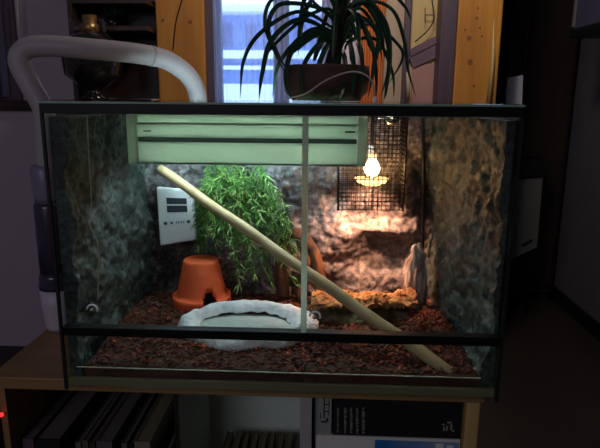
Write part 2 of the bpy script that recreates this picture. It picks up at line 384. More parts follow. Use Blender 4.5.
# oil-lamp-like dark glass vase with brass collar
vs = at(90, 100, 1.4); R_ = abs(at(118,65,1.4).x-at(60,65,1.4).x)/2; vx = (at(118,65,1.4).x+at(60,65,1.4).x)/2
vz = zs; hgt = at(88,18,1.4).z-zs
t = thing('oil_lamp', (vx, 1.44, vz), 'dark glass globe lamp with brass collar on the sideboard at the left', 'lamp')
MB().lathe([(0,0),(.055,0),(.055,.01),(.03,.025),(.028,.04),(.06,.06),(R_*.95,.10),(R_,.16),(R_*.93,.22),(.07,.262),(.05,.268),(0,.268)], (vx,1.44,vz+.001), 32).build('globe', 'dark_glass', t)
MB().lathe([(.028,.268),(.036,.272),(.036,.30),(.028,.305),(.03,.335),(0,.335)], (vx,1.44,vz+.001), 24).build('collar', 'brass', t)
MB().lathe([(.072,.268),(.076,.30),(.076,hgt-.002),(.073,hgt-.002),(.073,.30),(.069,.268)], (vx,1.44,vz+.001), 32).build('gallery', 'cover_glass', t)
# dark bushy dried plant on the shelf
t = thing('dried_bouquet', (-.86, 1.60, za), 'dark dried bouquet standing on the wall shelf above the lamp', 'bouquet')
b = MB()
for k in range(40):
    a = random.uniform(0, 2*PI); e = random.uniform(.2, 1.3); L = random.uniform(.05, .12)
    d_ = Vector((math.cos(a)*math.cos(e), math.sin(a)*math.cos(e)*.5, math.sin(e)))*L
    p = Vector((-.86+random.uniform(-.03,.03), 1.62, za+.04)); leaf_strip(b, [p, p+d_*.5, p+d_+Vector((0,0,-.01))], .014, Vector((random.uniform(-1,1), random.uniform(-1,1), .2)).normalized())
b.build('stems', 'leaf', t, recalc=False)
MB().lathe([(0,0),(.03,0),(.035,.03),(.025,.05)], (-.86,1.62,za+.001), 16).build('vase', 'dark_glass', t)
# thin pull cord beside left window
tag(MB().tube([at(17,0,1.68), at(19,36,1.68)], .003, 6).build('pull_cord', 'cable'), 'thin hanging cord beside the dim left window', 'cord')

# right side: dark wardrobe, stand, paper, wall cabinet
wr = thing('wardrobe', (1.25, 2.75, FZ), 'tall dark brown wardrobe in the far right corner', 'wardrobe')
bx(.93, 1.56, 2.62, 2.97, FZ+.06, 1.5, bev=.005).build('body', 'dark_wood', wr)
for x in (.95, 1.25):
    dd = bx(x, x+.29, 2.60, 2.62, FZ+.1, 1.45, bev=.004).build('door', 'dark_wood', wr)
    p = at(551,82,2.585)
    if x > 1: MB().box(p.x-.01, p.x+.01, 2.588, 2.60, p.z-.12, p.z+.06, bev=.003).build('handle', 'panel_white', dd)
    else: MB().box(x+.25, x+.265, 2.588, 2.60, .1, .25, bev=.003).build('handle', 'chrome', dd)
for x in (.95, 1.50):
    for y in (2.64, 2.91): bx(x, x+.04, y, y+.04, FZ, FZ+.06).build('foot', 'dark_wood', wr)
bd = thing('dark_dresser', (1.06, 2.1, FZ), 'low dark dresser just right of the timber post', 'dresser')
zt = at(515,104,1.95).z
bx(.91, 1.02, 1.95, 2.30, FZ, zt-.02, bev=.004).build('body', 'dark_wood', bd); bx(.905, 1.03, 1.93, 2.32, zt-.02, zt, bev=.004).build('top', 'dark_wood', bd)
for z in (-.6, -.3, 0, .25): 
    dr = bx(.92, 1.01, 1.94, 1.95, z, z+.22, bev=.002).build('drawer', 'dark_wood', bd)
b = MB(); q = [at(502,79,2.0), at(523,75,2.0), at(522,106,2.0), at(505,106,2.0)]
f = [b.bm.verts.new(v) for v in q]; g = [b.bm.verts.new(v+Vector((0,.004,0))) for v in q]; b.bm.faces.new(f); b.bm.faces.new(g[::-1])
for k in range(4): b.bm.faces.new((f[k], g[k], g[(k+1)%4], f[(k+1)%4]))
tag(b.build('paper_sheet', 'paper'), 'pale grey sheet of paper standing on the dresser beside the timber post', 'paper')
# stand: dark top, grey side panel with a slot, thin legs
Y = 2.35
st = thing('side_stand', tuple(at(525,300,Y)*1), 'small stand with grey side panel and thin dark legs, right of the tank', 'stand')
tl, tr_, brr, bl = at(510,181,Y), at(543,177,Y), at(537,247,Y), at(506,262,Y)
b = MB(); f = [b.bm.verts.new(v) for v in (tl,tr_,brr,bl)]; g = [b.bm.verts.new(v+Vector((0,.02,0))) for v in (tl,tr_,brr,bl)]; b.bm.faces.new(f); b.bm.faces.new(g[::-1])
for k in range(4): b.bm.faces.new((f[k], g[k], g[(k+1)%4], f[(k+1)%4]))
b.build('side_panel', 'grey_board', st)
b = MB(); slab(b, at(522,246,Y-.006), at(532,240,Y-.006), .011, .006); b.build('grip_slot', 'black_paint', st)
bx(tl.x-.03, tr_.x+.02, Y-.02, Y+.22, tr_.z+.001, tr_.z+.10, bev=.01).build('top', 'black_paint', st)
for x, y in ((tl.x+.0, Y+.04), (tr_.x-.01, Y+.04), (tl.x+.0, Y+.18), (tr_.x-.01, Y+.18)):
    MB().tube([(x, y, FZ), (x, y, tr_.z+.002)], .008, 8).build('leg', 'black_paint', st)
wc = thing('wall_cabinet', (1.5, 2.0, .85), 'dark cabinet hung high on the right wall with pale edge strip', 'cabinet')
pz = at(585,34,1.95).z; px_ = at(573,30,1.95).x
bx(px_, 1.599, .9, 1.95, pz+.02, 1.6, bev=.004).build('body', 'blue_cloth', wc)
bx(px_-.01, 1.599, .88, 1.97, pz-.02, pz+.018, bev=.004).build('bottom_board', 'black_paint', wc)
bx(px_-.008, px_-.001, 1.93, 1.95, pz+.03, 1.58).build('edge_strip', 'grey_board', wc)

# ============================================================ shelf unit
SH = thing('shelf_unit', (-.08, .3, FZ), 'light wooden shelf unit carrying the glass tank', 'shelf')
SB = -.027                                     # underside of the top board
XL, XR, Y0, Y1 = -.575, .392, .04, .56
bx(XL, XR, Y0, Y1, SB, -.001, bev=.003).build('top_board', 'shelf_wood', SH)
bx(-.562, -.548, Y0+.004, Y1, FZ, SB-.0005).build('side_panel', 'shelf_wood', SH)
bx(.364, XR-.001, Y0+.02, Y0+.05, FZ, SB-.0005, bev=.004).build('post', 'post_wood', SH)
bx(.364, XR-.001, Y1-.03, Y1, FZ, SB-.0005, bev=.004).build('post', 'post_wood', SH)
bx(-.212, -.205, Y0+.02, Y1-.012, FZ+.02, SB-.0005).build('divider', 'panel_green', SH)
bx(-.2125, -.2045, Y0+.016, Y0+.0199, FZ+.02, SB-.0005).build('divider_edge', 'dark_wood', SH)
bx(.039, .062, Y0+.012, Y1-.012, FZ+.02, SB-.0005).build('divider', 'panel_white', SH)
bx(-.548, .364, Y1-.01, Y1, FZ+.02, SB-.0005).build('back_panel', 'panel_green', SH)
# lining of the middle compartment: pale back set further forward
bx(-.2045, .0385, .36, .37, -.44, SB-.001).build('inner_back', 'panel_green', SH)
LZ = -.44
bx(-.548, .364, Y0+.02, Y1-.011, LZ-.02, LZ, bev=.002).build('lower_shelf', 'shelf_wood', SH)

# books on the left: fore edges up, spines to the front
BG = 'large flat books at the left of the shelf'
def book(x0, x1, y0, y1, z0, z1, cov, page, label, group, tilt=0, band=None):
    xm = (x0+x1)/2; t_ = min(.0022, (x1-x0)*.16)
    r = thing('book', (xm, y0, z0), label, 'book', group)
    mx = Matrix.Translation((xm, 0, z0)) @ Matrix.Rotation(tilt, 4, 'Y') @ Matrix.Translation((-xm, 0, -z0))
    b = MB(); b.box(x0, x0+t_, y0, y1, z0, z1, mx); b.box(x1-t_, x1, y0, y1, z0, z1, mx); b.box(x0+t_, x1-t_, y0, y0+t_, z0, z1, mx); b.build('cover', cov, r)
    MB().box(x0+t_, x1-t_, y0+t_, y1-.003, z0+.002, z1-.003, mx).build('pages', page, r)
    if band: MB().box(x0+t_, x1-t_, y0-.0006, y0, z1-.05, z1-.03, mx).build('spine_label', band, r)
    return r
left_books = [  # px at y 440 : left, right, cover, page, top offset
 (22, 33.5, 'cover_plum', 'page', 0, 'thick plum-spined book, leftmost on the shelf'),
 (35, 60, 'cover_black', 'page', 0, 'widest black-spined book, second from the shelf left end'),
 (75, 81, 'cover_grey', 'page', -.004, 'thin grey book just right of the wide dark gap'),
 (82, 88, 'cover_olive', 'page', .0, 'slim olive book, second right of the wide dark gap'),
 (89, 95, 'cover_brown', 'page', -.003, 'slim brown book in the middle of the left row'),
 (96, 112, 'cover_grey', 'page', .0, 'thick grey book left of the narrow dark gap'),
 (121, 127, 'cover_grey', 'page', -.002, 'thin grey book left of the beige one'),
 (128, 132, 'cover_black', 'page', -.006, 'thinnest black book beside the beige book'),
 (134, 150, 'cover_cream', 'page_beige', .002, 'beige-paged book at the right end of the left row'),
]
for u0, u1, cv, pg, dz, lb in left_books:
    xa, xb = at(u0,440,.075).x, at(u1,440,.075).x; zt_ = at(60,440,.075).z+dz
    book(xa, xb-.0008, .075, .33, LZ+.001, zt_, cv, pg, lb, BG)
xa = at(152,440,.1).x
book(xa+.008, xa+.020, .09, .30, LZ+.001, at(160,446,.09).z-.012, 'cover_black', 'page', 'short black book leaning beside the beige one at the dark divider', BG, .08)
# middle compartment: a row of slim leaning books
zt_ = at(250,431,.30).z; n = 9
for k in range(n):
    xa = -.157+k*.0208
    book(xa, xa+.0155, .15, .30, LZ+.001, zt_+(k%3)*.001-(.002 if k == 8 else 0), ('cover_olive','cover_cream','cover_brown')[k%3] if k < 8 else 'cover_blue', 'page_beige' if k < 8 else 'page',
         ('slim %s book, %s in the tilted row of the middle compartment' % (('olive','cream','brown')[k%3], ('leftmost','second from the left','third from the left','fourth from the left','in the very middle','sixth from the left','seventh from the left','last but one')[k])) if k < 8 else 'grey blue slim book ending the tilted row beside the white divider', 'slim books in the middle compartment', .04)
# right compartment
zt_ = at(390,437,.075).z
wb = thing('magazine_box', (.22, .07, LZ), 'white box with blue printed front under the big black book', 'box')
bx(.070, .360, .072, .33, LZ+.001, zt_, bev=.001).build('body', 'cover_white', wb)
a0, a1 = at(375,440,.0715), at(466,448,.0715)
bx(a0.x, .358, .0708, .0718, LZ+.1, zt_-.005).build('print', 'print_blue', wb)
b = MB(); b.box(at(436,440,.07).x, at(444,440,.07).x, .0700, .0707, zt_-.03, zt_-.008); b.box(at(447,440,.07).x, at(454,440,.07).x, .0700, .0707, zt_-.032, zt_-.012); b.build('print_figure', 'cover_white', wb)
bb = thing('big_book', (.22, .075, zt_), 'large black book lying flat with faint text columns on its spine', 'book')
zb = at(400,401,.075).z
x0, x1 = at(333,420,.075).x, .360
b = MB(); b.box(x0, x1, .075, .30, zt_+.001, zt_+.004); b.box(x0, x1, .075, .30, zb-.003, zb); b.box(x0, x1, .075, .078, zt_+.004, zb-.003); b.build('cover', 'cover_black', bb)
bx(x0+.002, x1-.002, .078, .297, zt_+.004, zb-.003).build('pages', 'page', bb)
b = MB(); zr = random.Random(3)
for cu, wd in ((337,2.2),(344,3.0),(350,3.2),(356,3.2),(362,3.2)):
    v = 408
    while v < 433:
        hh = zr.uniform(.5, 1.2); ww = wd*zr.uniform(.5, 1)
        p, q = at(cu, v+hh, .0745), at(cu+ww, v, .0745); b.box(p.x, q.x, .0744, .0750, p.z, q.z); v += hh+zr.uniform(.5,1.2)
b.build('spine_text', 'ink_light', bb)
b = MB()
for (u, v, w_, h_) in ((442,424,3,1.2),(443,427,2,4),(447,422,5,1.2),(446,426,2,5),(450,424,2.4,6),(452,430,2,2)):
    p, q = at(u, v+h_, .0745), at(u+w_, v, .0745); b.box(p.x, q.x, .0744, .0750, p.z, q.z)
b.build('spine_emblem', 'ink_light', bb)
# second dark book above it, mostly under the shelf edge
b2 = thing('big_book', (.22, .09, zb), 'dark book on top of the big black book, right under the board', 'book')
b = MB(); b.box(x0+.004, x1-.01, .082, .29, zb+.0005, zb+.002); b.box(x0+.004, x1-.01, .082, .29, SB-.006, SB-.004); b.box(x0+.004, x1-.01, .082, .084, zb+.002, SB-.006); b.build('cover', 'cover_black', b2)
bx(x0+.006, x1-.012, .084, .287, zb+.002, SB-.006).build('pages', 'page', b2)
b = MB()
for u in (336, 339.5, 343, 350, 353, 357, 361): p, q = at(u, 400.5, .0815), at(u+2.2, 398.3, .0815); b.box(p.x, q.x, .0813, .082, p.z, q.z)
b.build('spine_text', 'ink_light', b2)
gt = thing('video_case', (.09, .075, zt_), 'grey case with dark vertical lettering standing left of the black book', 'case')
ga, gb = at(315,420,.075).x, at(331.5,420,.075).x
bx(ga, gb, .075, .19, zt_+.001, SB-.004, bev=.001).build('case', 'tape_grey', gt)
b = MB()
for (u, v, w_, h_) in ((323.3,398,1.6,20),(328.4,398,1.2,18),(324,404,5,.9),(323.6,411,5,.9),(321,421,6,1.6),(326,418,2.4,3.6),(320,413,1,6)):
    p, q = at(u, v+h_, .0745), at(u+w_, v, .0745); b.box(p.x, q.x, .0743, .0750, p.z, q.z)
b.build('lettering', 'ink', gt)
b = MB()
for (u, v, w_, h_) in ((318,434,2,1.2),(321,434.6,2,1.2),(324,434.2,1.6,1.6),(327,434.8,3,1)):
    p, q = at(u, v+h_, .0745), at(u+w_, v, .0745); b.box(p.x, q.x, .0743, .0750, p.z, q.z)
b.build('light_marks', 'spot', gt)
# red indicator on a power strip by the shelf end
ps = thing('power_strip', (-.60, .10, -.5), 'dark power strip with a red light at the shelf left end', 'power strip')
p = at(5,414,.06)
bx(-.585, -.5625, .03, .10, p.z-.2, p.z+.03, bev=.004).build('housing', 'black_plastic', ps)
MB().sphere((at(4,414,.032).x-.004, .029, at(4,414,.032).z), .0045, 12).build('indicator', 'led_red', ps)

# ============================================================ the terrarium
W, D, H = .4, .45, .532
T = thing('terrarium', (0, 0, 0), 'long glass terrarium with black top rail and sliding doors on the shelf', 'terrarium')
g_ = .004
bx(-W+g_, W-g_, g_, D-g_, .0003, .006).build('bottom_glass', 'pane', T)
bx(-W, -W+g_, 0, D, .0003, H-.004).build('side_glass', 'pane', T)
bx(W-g_, W, 0, D, .0003, H-.004).build('side_glass', 'pane', T)
bx(-W+g_, W-g_, D-g_, D, .006, H-.004).build('back_glass', 'pane', T)
bx(-W, W, .006, D, H-.004, H).build('top_glass', 'cover_glass', T)
bx(-W+g_, W-g_, 0, g_, .006, .112).build('lower_front_glass', 'pane', T)
bx(-W-.002, W+.002, -.004, .010, .511, H-.0045, bev=.001).build('top_rail', 'black_plastic', T)
bx(-W-.002, W+.002, -.004, .006, H-.0045, H-.001, bev=.0005).build('top_glass_edge', 'glass_edge', T)
bx(-W+g_, W-g_, -.004, .016, .110, .127, bev=.001).build('bottom_rail', 'black_plastic', T)
bx(-W+.004, W-.004, .0045, .012, .006, .022, bev=.001).build('base_trim', 'olive_trim', T)
bx(-W+.02, W-.03, .0045, .007, .0425, .0440).build('pale_line', 'bead', T)  # thin pale strip low behind the front glass
for s in (-1, 1):
    b = MB(); b.box(s*W-.0025, s*W+.0025, -.0025, .003, .0003, .511)
    b.build('edge_seal', 'black_rubber', T)
    b = MB(); b.box(s*W-.0025, s*W+.0025, D-.003, D+.002, .0003, H-.005); b.build('edge_seal', 'black_rubber', T)
dl = bx(-.392, .052, .0045, .0075, .127, .511).build('sliding_door', 'pane', T)
dr = bx(.042, .392, -.001, .002, .127, .511).build('sliding_door', 'pane', T)
bx(.0415, .0515, -.0025, .0082, .1271, .5109).build('door_edge', 'door_edge', dr)
def knob(u, v, par, y):
    c = at(u, v, y); b = MB()
    for r1, r2 in ((.016,.0145),(.009,.0065)):
        prof = [(r2,0),(r2,.003),(r1,.003),(r1,0)]; m0 = len(b.bm.verts)
        b.lathe(prof, (0,0,0), 28)
    for vv in b.bm.verts: vv.co = Vector((c.x+vv.co.x, y-vv.co.z, c.z+vv.co.y))
    o = b.build('finger_ring', 'cover_glass' , par)
    b = MB(); b.sphere((c.x-.001, y-.003, c.z-.001), .004, 12); b.build('finger_knob', 'chrome', o)
    b = MB(); pts = [Vector((c.x+.0095*math.cos(a), y-.0035, c.z+.0095*math.sin(a))) for a in [math.radians(x) for x in range(-20, 190, 15)]]
    b.tube(pts, .0018, 6); b.build('highlight_rim', 'white_plastic', o)
knob(315, 316, dr, -.001); knob(93, 309, dl, .0045)

# rock lining (relief is real geometry)
def bump_back(x, z):
    h = .024*fbm((x, 0, z), 5.5, 5) + .007*fbm((x, 4, z), 34, 4)
    for (cx_, cz_, rx, rz, a) in ((.105,.19,.085,.085,.026),(.245,.165,.048,.036,-.08),(.20,.13,.045,.024,-.04),(.235,.222,.055,.016,.022),(.27,.36,.05,.09,.012),(-.05,.36,.10,.07,.02),(-.25,.33,.06,.1,.015),(.02,.20,.05,.10,-.02),(.10,.30,.05,.03,-.02)):
        h += a*math.exp(-((x-cx_)/rx)**2-((z-cz_)/rz)**2)
    return h
def bump_side(y, z, k):
    return .020*fbm((k*3.3, y, z), 6.5, 5) + .0065*fbm((k*5, y, z), 36, 4)
def rock_panel(name, fn_front, fn_back, nu, nv, label, m='rock'):
    b = MB(); A = b.grid(fn_front, nu, nv); B = b.grid(fn_back, nu, nv, False)
    for (i0, j0, i1, j1) in [(i,0,i+1,0) for i in range(nu)]+[(i,nv,i+1,nv) for i in range(nu)]+[(0,j,0,j+1) for j in range(nv)]+[(nu,j,nu,j+1) for j in range(nv)]:
        b.bm.faces.new((A[i0][j0], A[i1][j1], B[i1][j1], B[i0][j0]))
    o = b.build(name, m); tag(o, label, 'rock panel'); return o
ZT = .505
def fb(u, v):
    x = -.392+.784*u; z = .0075+(ZT-.0075)*v; return Vector((x, min(.442, .414-bump_back(x, z)), z))
rock_panel('rock_wall', fb, lambda u, v: Vector((-.392+.784*u, .4445, .0075+(ZT-.0075)*v)) , 190, 130, 'rough grey imitation rock lining across the back of the tank')
def fl(u, v):
    y = .012+.376*u; z = .0075+(ZT-.0075)*v; return Vector((max(-.39, -.374+bump_side(y, z, 1)+.024*u), y, z))
rock_panel('rock_wall', fl, lambda u, v: Vector((-.3945, .012+.376*u, .0075+(ZT-.0075)*v)), 100, 130, 'dark rough rock lining on the left side of the tank', 'shaded_rock')
def fr(u, v):
    y = .012+.403*u; z = .0075+(ZT-.0075)*v; return Vector((min(.39, .376-bump_side(y, z, 2)-.042*u), y, z))
rock_panel('rock_wall', fr, lambda u, v: Vector((.3945, .012+.403*u, .0075+(ZT-.0075)*v)), 100, 130, 'rough rock lining on the right side, dark green to orange near the bulb', 'shaded_rock')

# substrate: soil bed and bark chips
def zsoil(x, y):
    z = .040 + .014*min(1, max(0, (y-.02)/.25)) + .006*fbm((x, y, 0), 14, 3)
    z += .02*math.exp(-((x-.31)/.05)**2-((y-.2)/.09)**2)
    e_ = ((x+.083)/.135)**2+((y-.185)/.078)**2
    if e_ < 1: z = min(z, .044)
    return z
b = MB(); nx, ny = 90, 44
A = b.grid(lambda u, v: Vector((-.37+.738*u, .014+.385*v, zsoil(-.37+.738*u, .014+.385*v))), nx, ny)
B = b.grid(lambda u, v: Vector((-.37+.738*u, .014+.385*v, .0075)), nx, ny)
for (i0, j0, i1, j1) in [(i,0,i+1,0) for i in range(nx)]+[(i,ny,i+1,ny) for i in range(nx)]+[(0,j,0,j+1) for j in range(ny)]+[(nx,j,nx,j+1) for j in range(ny)]:
    b.bm.faces.new((A[i0][j0], A[i1][j1], B[i1][j1], B[i0][j0]))
tag(b.build('substrate', 'soil'), 'dark reddish brown soil bed across the tank floor', 'soil', kind='stuff')
def chips(n, rx, ry, name, m, label, size=(.004,.013), lift=0):
    b = MB()
    for k in range(n):
        x = random.uniform(*rx); y = random.uniform(*ry)
        if -.235 < x < .075 and .095 < y < .34 and ((x+.083)/.150)**2+((y-.185)/.095)**2 < 1: continue
        s1 = random.uniform(*size); s2 = s1*random.uniform(.25, .6); s3 = s1*random.uniform(.1, .25)
        mx = Matrix.Translation((x, y, zsoil(x, y)+.002+random.uniform(0, .003)+lift*random.random())) @ Matrix.Rotation(random.uniform(0, 6.28), 4, 'Z') @ Matrix.Rotation(random.uniform(-.6, .6), 4, 'Y') @ Matrix.Rotation(random.uniform(-.6,.6), 4, 'X')
        b.box(-s1/2, s1/2, -s2/2, s2/2, -s3/2, s3/2, mx)
    return tag(b.build(name, m), label, 'bark chips', kind='stuff')
chips(2600, (-.36,.36), (.02,.395), 'bark_chips', 'chip', 'reddish bark chips scattered over the soil of the tank')
chips(1500, (-.36,.36), (.02,.395), 'bark_chips', 'chip_dark', 'darker bark chips mixed among the reddish ones')
chips(420, (.265,.345), (.13,.27), 'bark_chips', 'chip', 'heap of coarse red bark chips at the right of the cork hide', (.006,.014), .008)

# upturned terracotta pot with a notch
px, py = at(202,300,.335).x, .335; zb_ = .049; zt_ = at(200,257,.35).z
rb = .066; rt = .040; hh = zt_-zb_
def potr(z):   # z 0..hh
    if z < .026: return rb+.004
    return rb-.006+(rt-rb+.006)*(z-.026)/(hh-.026)
t = thing('flower_pot', (px, py, zb_), 'upturned terracotta pot with a notch broken in its rim', 'pot')
b = MB(); seg = 72; lev = [0,.006,.012,.018,.0255,.026,.034,.045,.06,.08,hh-.008,hh-.002,hh]
rad = [potr(z) for z in lev]; rad[4] = rb+.004; rad[5] = rb-.004; rad[-1] = rt-.004
na = math.atan2(-.87, .5)          # direction of the notch
def notched(k, i):
    a = 2*PI*(k+.5)/seg; da = abs((a-na+PI)%(2*PI)-PI); z = (lev[i]+lev[i+1])/2
    return da < .33*(1-max(0, z-.014)/.05) and z < .042
outer = [[b.bm.verts.new((px+rad[i]*math.cos(2*PI*k/seg), py+rad[i]*math.sin(2*PI*k/seg), zb_+lev[i])) for k in range(seg)] for i in range(len(lev))]
inner = [[b.bm.verts.new((px+(rad[i]-.006)*math.cos(2*PI*k/seg), py+(rad[i]-.006)*math.sin(2*PI*k/seg), zb_+min(lev[i], hh-.006))) for k in range(seg)] for i in range(len(lev)-1)]
for i in range(len(lev)-1):
    for k in range(seg):
        if notched(k, i): continue
        f = b.bm.faces.new((outer[i][k], outer[i][(k+1)%seg], outer[i+1][(k+1)%seg], outer[i+1][k])); f.smooth = i not in (4,)
        if i < len(lev)-2: b.bm.faces.new((inner[i][k], inner[i+1][k], inner[i+1][(k+1)%seg], inner[i][(k+1)%seg]))
b.bm.faces.new(outer[-1]); b.bm.faces.new(inner[-1][::-1])
for i in range(len(lev)-2):      # close wall thickness at the notch and along the rim
    for k in range(seg):
        a_, c_ = notched(k, i), notched((k+1)%seg, i)
        if a_ != c_:
            kk = (k+1)%seg; b.bm.faces.new((outer[i][kk], outer[i+1][kk], inner[i+1][kk], inner[i][kk]))
        if i == 0 and not a_: b.bm.faces.new((outer[0][k], inner[0][k], inner[0][(k+1)%seg], outer[0][(k+1)%seg]))
        if i > 0 and notched(k, i-1) and not a_: b.bm.faces.new((outer[i][k], inner[i][k], inner[i][(k+1)%seg], outer[i][(k+1)%seg]))
b.build('pot_wall', 'terracotta', t)

# white plaster water dish
dcx, dcy, dz = -.083, .185, .052
t = thing('water_dish', (dcx, dcy, dz), 'wide white rock-shaped water dish on the soil', 'dish')
b = MB(); seg = 120
def dr_(a, j): return 1+.10*noise.noise(Vector((math.cos(a)*2.2, math.sin(a)*2.2, j*.2)))+.045*noise.noise(Vector((math.cos(a)*8, math.sin(a)*8, j*.9)))
prof = [(1.0,-.014),(1.06,-.002),(1.04,.008),(.99,.018),(.90,.024),(.82,.021),(.77,.012),(.73,.001)]
rings = []
for j, (r, z) in enumerate(prof):
    rings.append([b.bm.verts.new((dcx+.142*r*dr_(2*PI*k/seg, j)*math.cos(2*PI*k/seg), dcy+.088*r*dr_(2*PI*k/seg, j)*math.sin(2*PI*k/seg),
                 dz+z+.005*noise.noise(Vector((k*.35, j, 0))) + (.012 if math.sin(2*PI*k/seg) > 0 else -.006)*abs(math.sin(2*PI*k/seg))*(z > 0))) for k in range(seg)])
for j in range(len(prof)-1):
    for k in range(seg):
        f = b.bm.faces.new((rings[j][k], rings[j][(k+1)%seg], rings[j+1][(k+1)%seg], rings[j+1][k])); f.smooth = True
b.bm.faces.new(rings[0][::-1])
b.build('rim', 'plaster', t)
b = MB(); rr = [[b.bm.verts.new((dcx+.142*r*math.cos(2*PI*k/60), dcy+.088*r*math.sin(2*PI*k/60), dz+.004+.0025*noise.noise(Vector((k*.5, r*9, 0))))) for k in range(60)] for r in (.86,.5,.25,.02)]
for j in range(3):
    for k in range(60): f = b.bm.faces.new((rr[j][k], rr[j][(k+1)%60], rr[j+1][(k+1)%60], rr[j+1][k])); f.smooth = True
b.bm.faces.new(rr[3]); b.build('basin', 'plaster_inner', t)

# long pole across the tank
pa, pb = Vector((-.292, .345, .372)), Vector((.335, .040, .050))
pa = at(160,169,.33)
pb = at(456,377,.035)
t = MB(); n = 26; pts = [pa.lerp(pb, i/n)+Vector((0,0,.0015*math.sin(i*.9))) for i in range(n+1)]
t.tube(pts, [.0108+.0018*i/n+.0002*math.sin(i*1.7) for i in range(n+1)], 18)
tag(t.build('wooden_pole', 'bamboo'), 'pale wooden pole slanting from upper left to lower right inside the tank', 'pole')
# small white label/twig bits tied at the pole's foot
b = MB(); b.tube([at(452,372,.028), at(459,378,.024), at(463,383,.024)], .003, 6); b.tube([at(455,371,.028), at(459,369,.028)], .004, 6)
tag(b.build('pale_twig', 'driftwood'), 'small broken twig at the lower end of the slanting pole', 'twig')

# thermometer
c0, c1, c2, c3 = at(156,187,.372), at(192,190,.366), at(196,240,.360), at(160,246,.366)
t = thing('thermometer', tuple((c2+c3)/2), 'white digital thermometer with two dark displays hung on rock lining', 'thermometer')
def quadbox(vs, th, off=0, bev=0):
    b = MB(); n_ = (vs[1]-vs[0]).cross(vs[3]-vs[0]).normalized()
    if n_.y > 0: n_ = -n_
    f = [b.bm.verts.new(v+n_*off) for v in vs]; g = [b.bm.verts.new(v+n_*(off-th)) for v in vs]
    fs = [b.bm.faces.new(f), b.bm.faces.new(g[::-1])]+[b.bm.faces.new((f[k], g[k], g[(k+1)%4], f[(k+1)%4])) for k in range(4)]
    if bev: bmesh.ops.bevel(b.bm, geom=list({e for q in fs for e in q.edges}), offset=bev, segments=3, affect='EDGES', profile=.6)
    return b
quadbox([c0,c1,c2,c3], .016, 0, .004).build('case', 'white_plastic', t)
def on(u, v): return c0 + (c1-c0)*u + (c3-c0)*v + ((c2-c3)-(c1-c0))*u*v
for v0, v1 in ((.17,.28),(.31,.43)):
    quadbox([on(.27,v0), on(.83,v0), on(.83,v1), on(.27,v1)], .002, .0012).build('display', 'lcd', t)
for u_ in (.2, .84):
    c = on(u_, .62 if u_ < .5 else .62); n_ = (c1-c0).cross(c3-c0).normalized(); n_ = -n_ if n_.y > 0 else n_
    MB().tube([c, c+n_*.002], .0042, 14).build('button', 'button_grey', t)
b = MB()
for u_, w_ in ((.34,.06),(.50,.03),(.56,.03),(.63,.03),(.69,.03)):
    q = [on(u_,.60), on(u_+w_,.60), on(u_+w_,.64), on(u_,.64)]; n_ = (c1-c0).cross(c3-c0).normalized(); n_ = -n_ if n_.y > 0 else n_
    b.bm.faces.new([b.bm.verts.new(v+n_*.0008) for v in q])
b.build('marking', 'button_grey', t)

# hanging artificial fern
t = thing('hanging_fern', tuple(at(240,165,.39)), 'green feathery artificial fern hanging on the back of the tank', 'plant')
b1, b2_, stm = MB(), MB(), MB()
def spray(mb, p, d, L, n):
    for k in range(n):
        a = random.uniform(0, 2*PI); sp = random.uniform(.25, .95)
        q = d.orthogonal().normalized(); q = Matrix.Rotation(a, 3, d.normalized()) @ q
        dd = (d.normalized()*(1-sp*.5)+q*sp).normalized()*L*random.uniform(.7, 1.1)
        leaf_strip(mb, [p, p+dd*.55, p+dd+Vector((0,0,-L*.10))], .0025, dd.cross(Vector((random.random()-.5, random.random()-.5, random.random()-.5))).normalized(), .15)
strands = []
for k in range(58):
    u0 = random.uniform(205, 262); v0 = random.uniform(158, 185)
    u1 = u0+random.gauss(20, 26); v1 = random.uniform(215, 285)
    if random.random() < .3: u1 = random.uniform(196, 230); v1 = random.uniform(200, 250)
    u1 = max(199, min(296, u1)); 
    if u1 < 232: v1 = min(v1, 246)
    Ya = random.uniform(.34, .385); Yb = random.uniform(.31, .36)
    p0, p1 = at(u0, v0, Ya), at(u1, v1, Yb); mid = (p0+p1)/2+Vector((random.uniform(-.02,.02), -random.uniform(.0,.03), .01))
    strands.append(catmull([p0, mid, p1], 7))
for i, s_ in enumerate(strands):
    stm.tube(s_, .0012, 5); dark = i % 2 == 0
    for j in range(1, len(s_)):
        d_ = (s_[j]-s_[j-1]).normalized()
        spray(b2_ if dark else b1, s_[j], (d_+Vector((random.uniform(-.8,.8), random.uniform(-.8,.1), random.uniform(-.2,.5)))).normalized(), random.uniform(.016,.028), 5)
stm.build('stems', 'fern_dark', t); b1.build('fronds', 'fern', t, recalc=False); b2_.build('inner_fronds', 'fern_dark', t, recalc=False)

# driftwood arch, cork hide, stump
b = MB(); pts = catmull([at(283,296,.36), at(281,262,.37), at(287,238,.375), at(300,236,.37), at(313,252,.36), at(320,278,.35), at(322,300,.34)], 8)
b.tube(pts, [(.015+.004*noise.noise(p*40))*(1 if i < len(pts)*.8 else 1) for i, p in enumerate(pts)], 14)
b.tube(catmull([at(300,240,.365), at(306,262,.35), at(300,285,.35), at(303,303,.34)], 6), [.012]*19, 12)
for v in b.bm.verts: v.co += Vector((noise.noise(v.co*60), noise.noise(v.co*60+Vector((5,0,0))), noise.noise(v.co*60+Vector((0,7,0)))))*.004
tag(b.build('driftwood', 'driftwood'), 'curved brown driftwood root behind the slanting pole', 'driftwood')
def halftube(u, v):    # bark half-log, opening to the front
    x = .056+.232*u; a = math.radians(42+130*v); r = .052*(1+.16*fbm((x*1.0, a*.05, 0), 22, 3)+.05*math.sin(a*5+x*40))
    return Vector((x, .265-.95*r*math.cos(a)*-1*-1, .062+.84*r*math.sin(a)+.008*u))
b = MB(); nu, nv = 130, 60
A = b.grid(halftube, nu, nv)
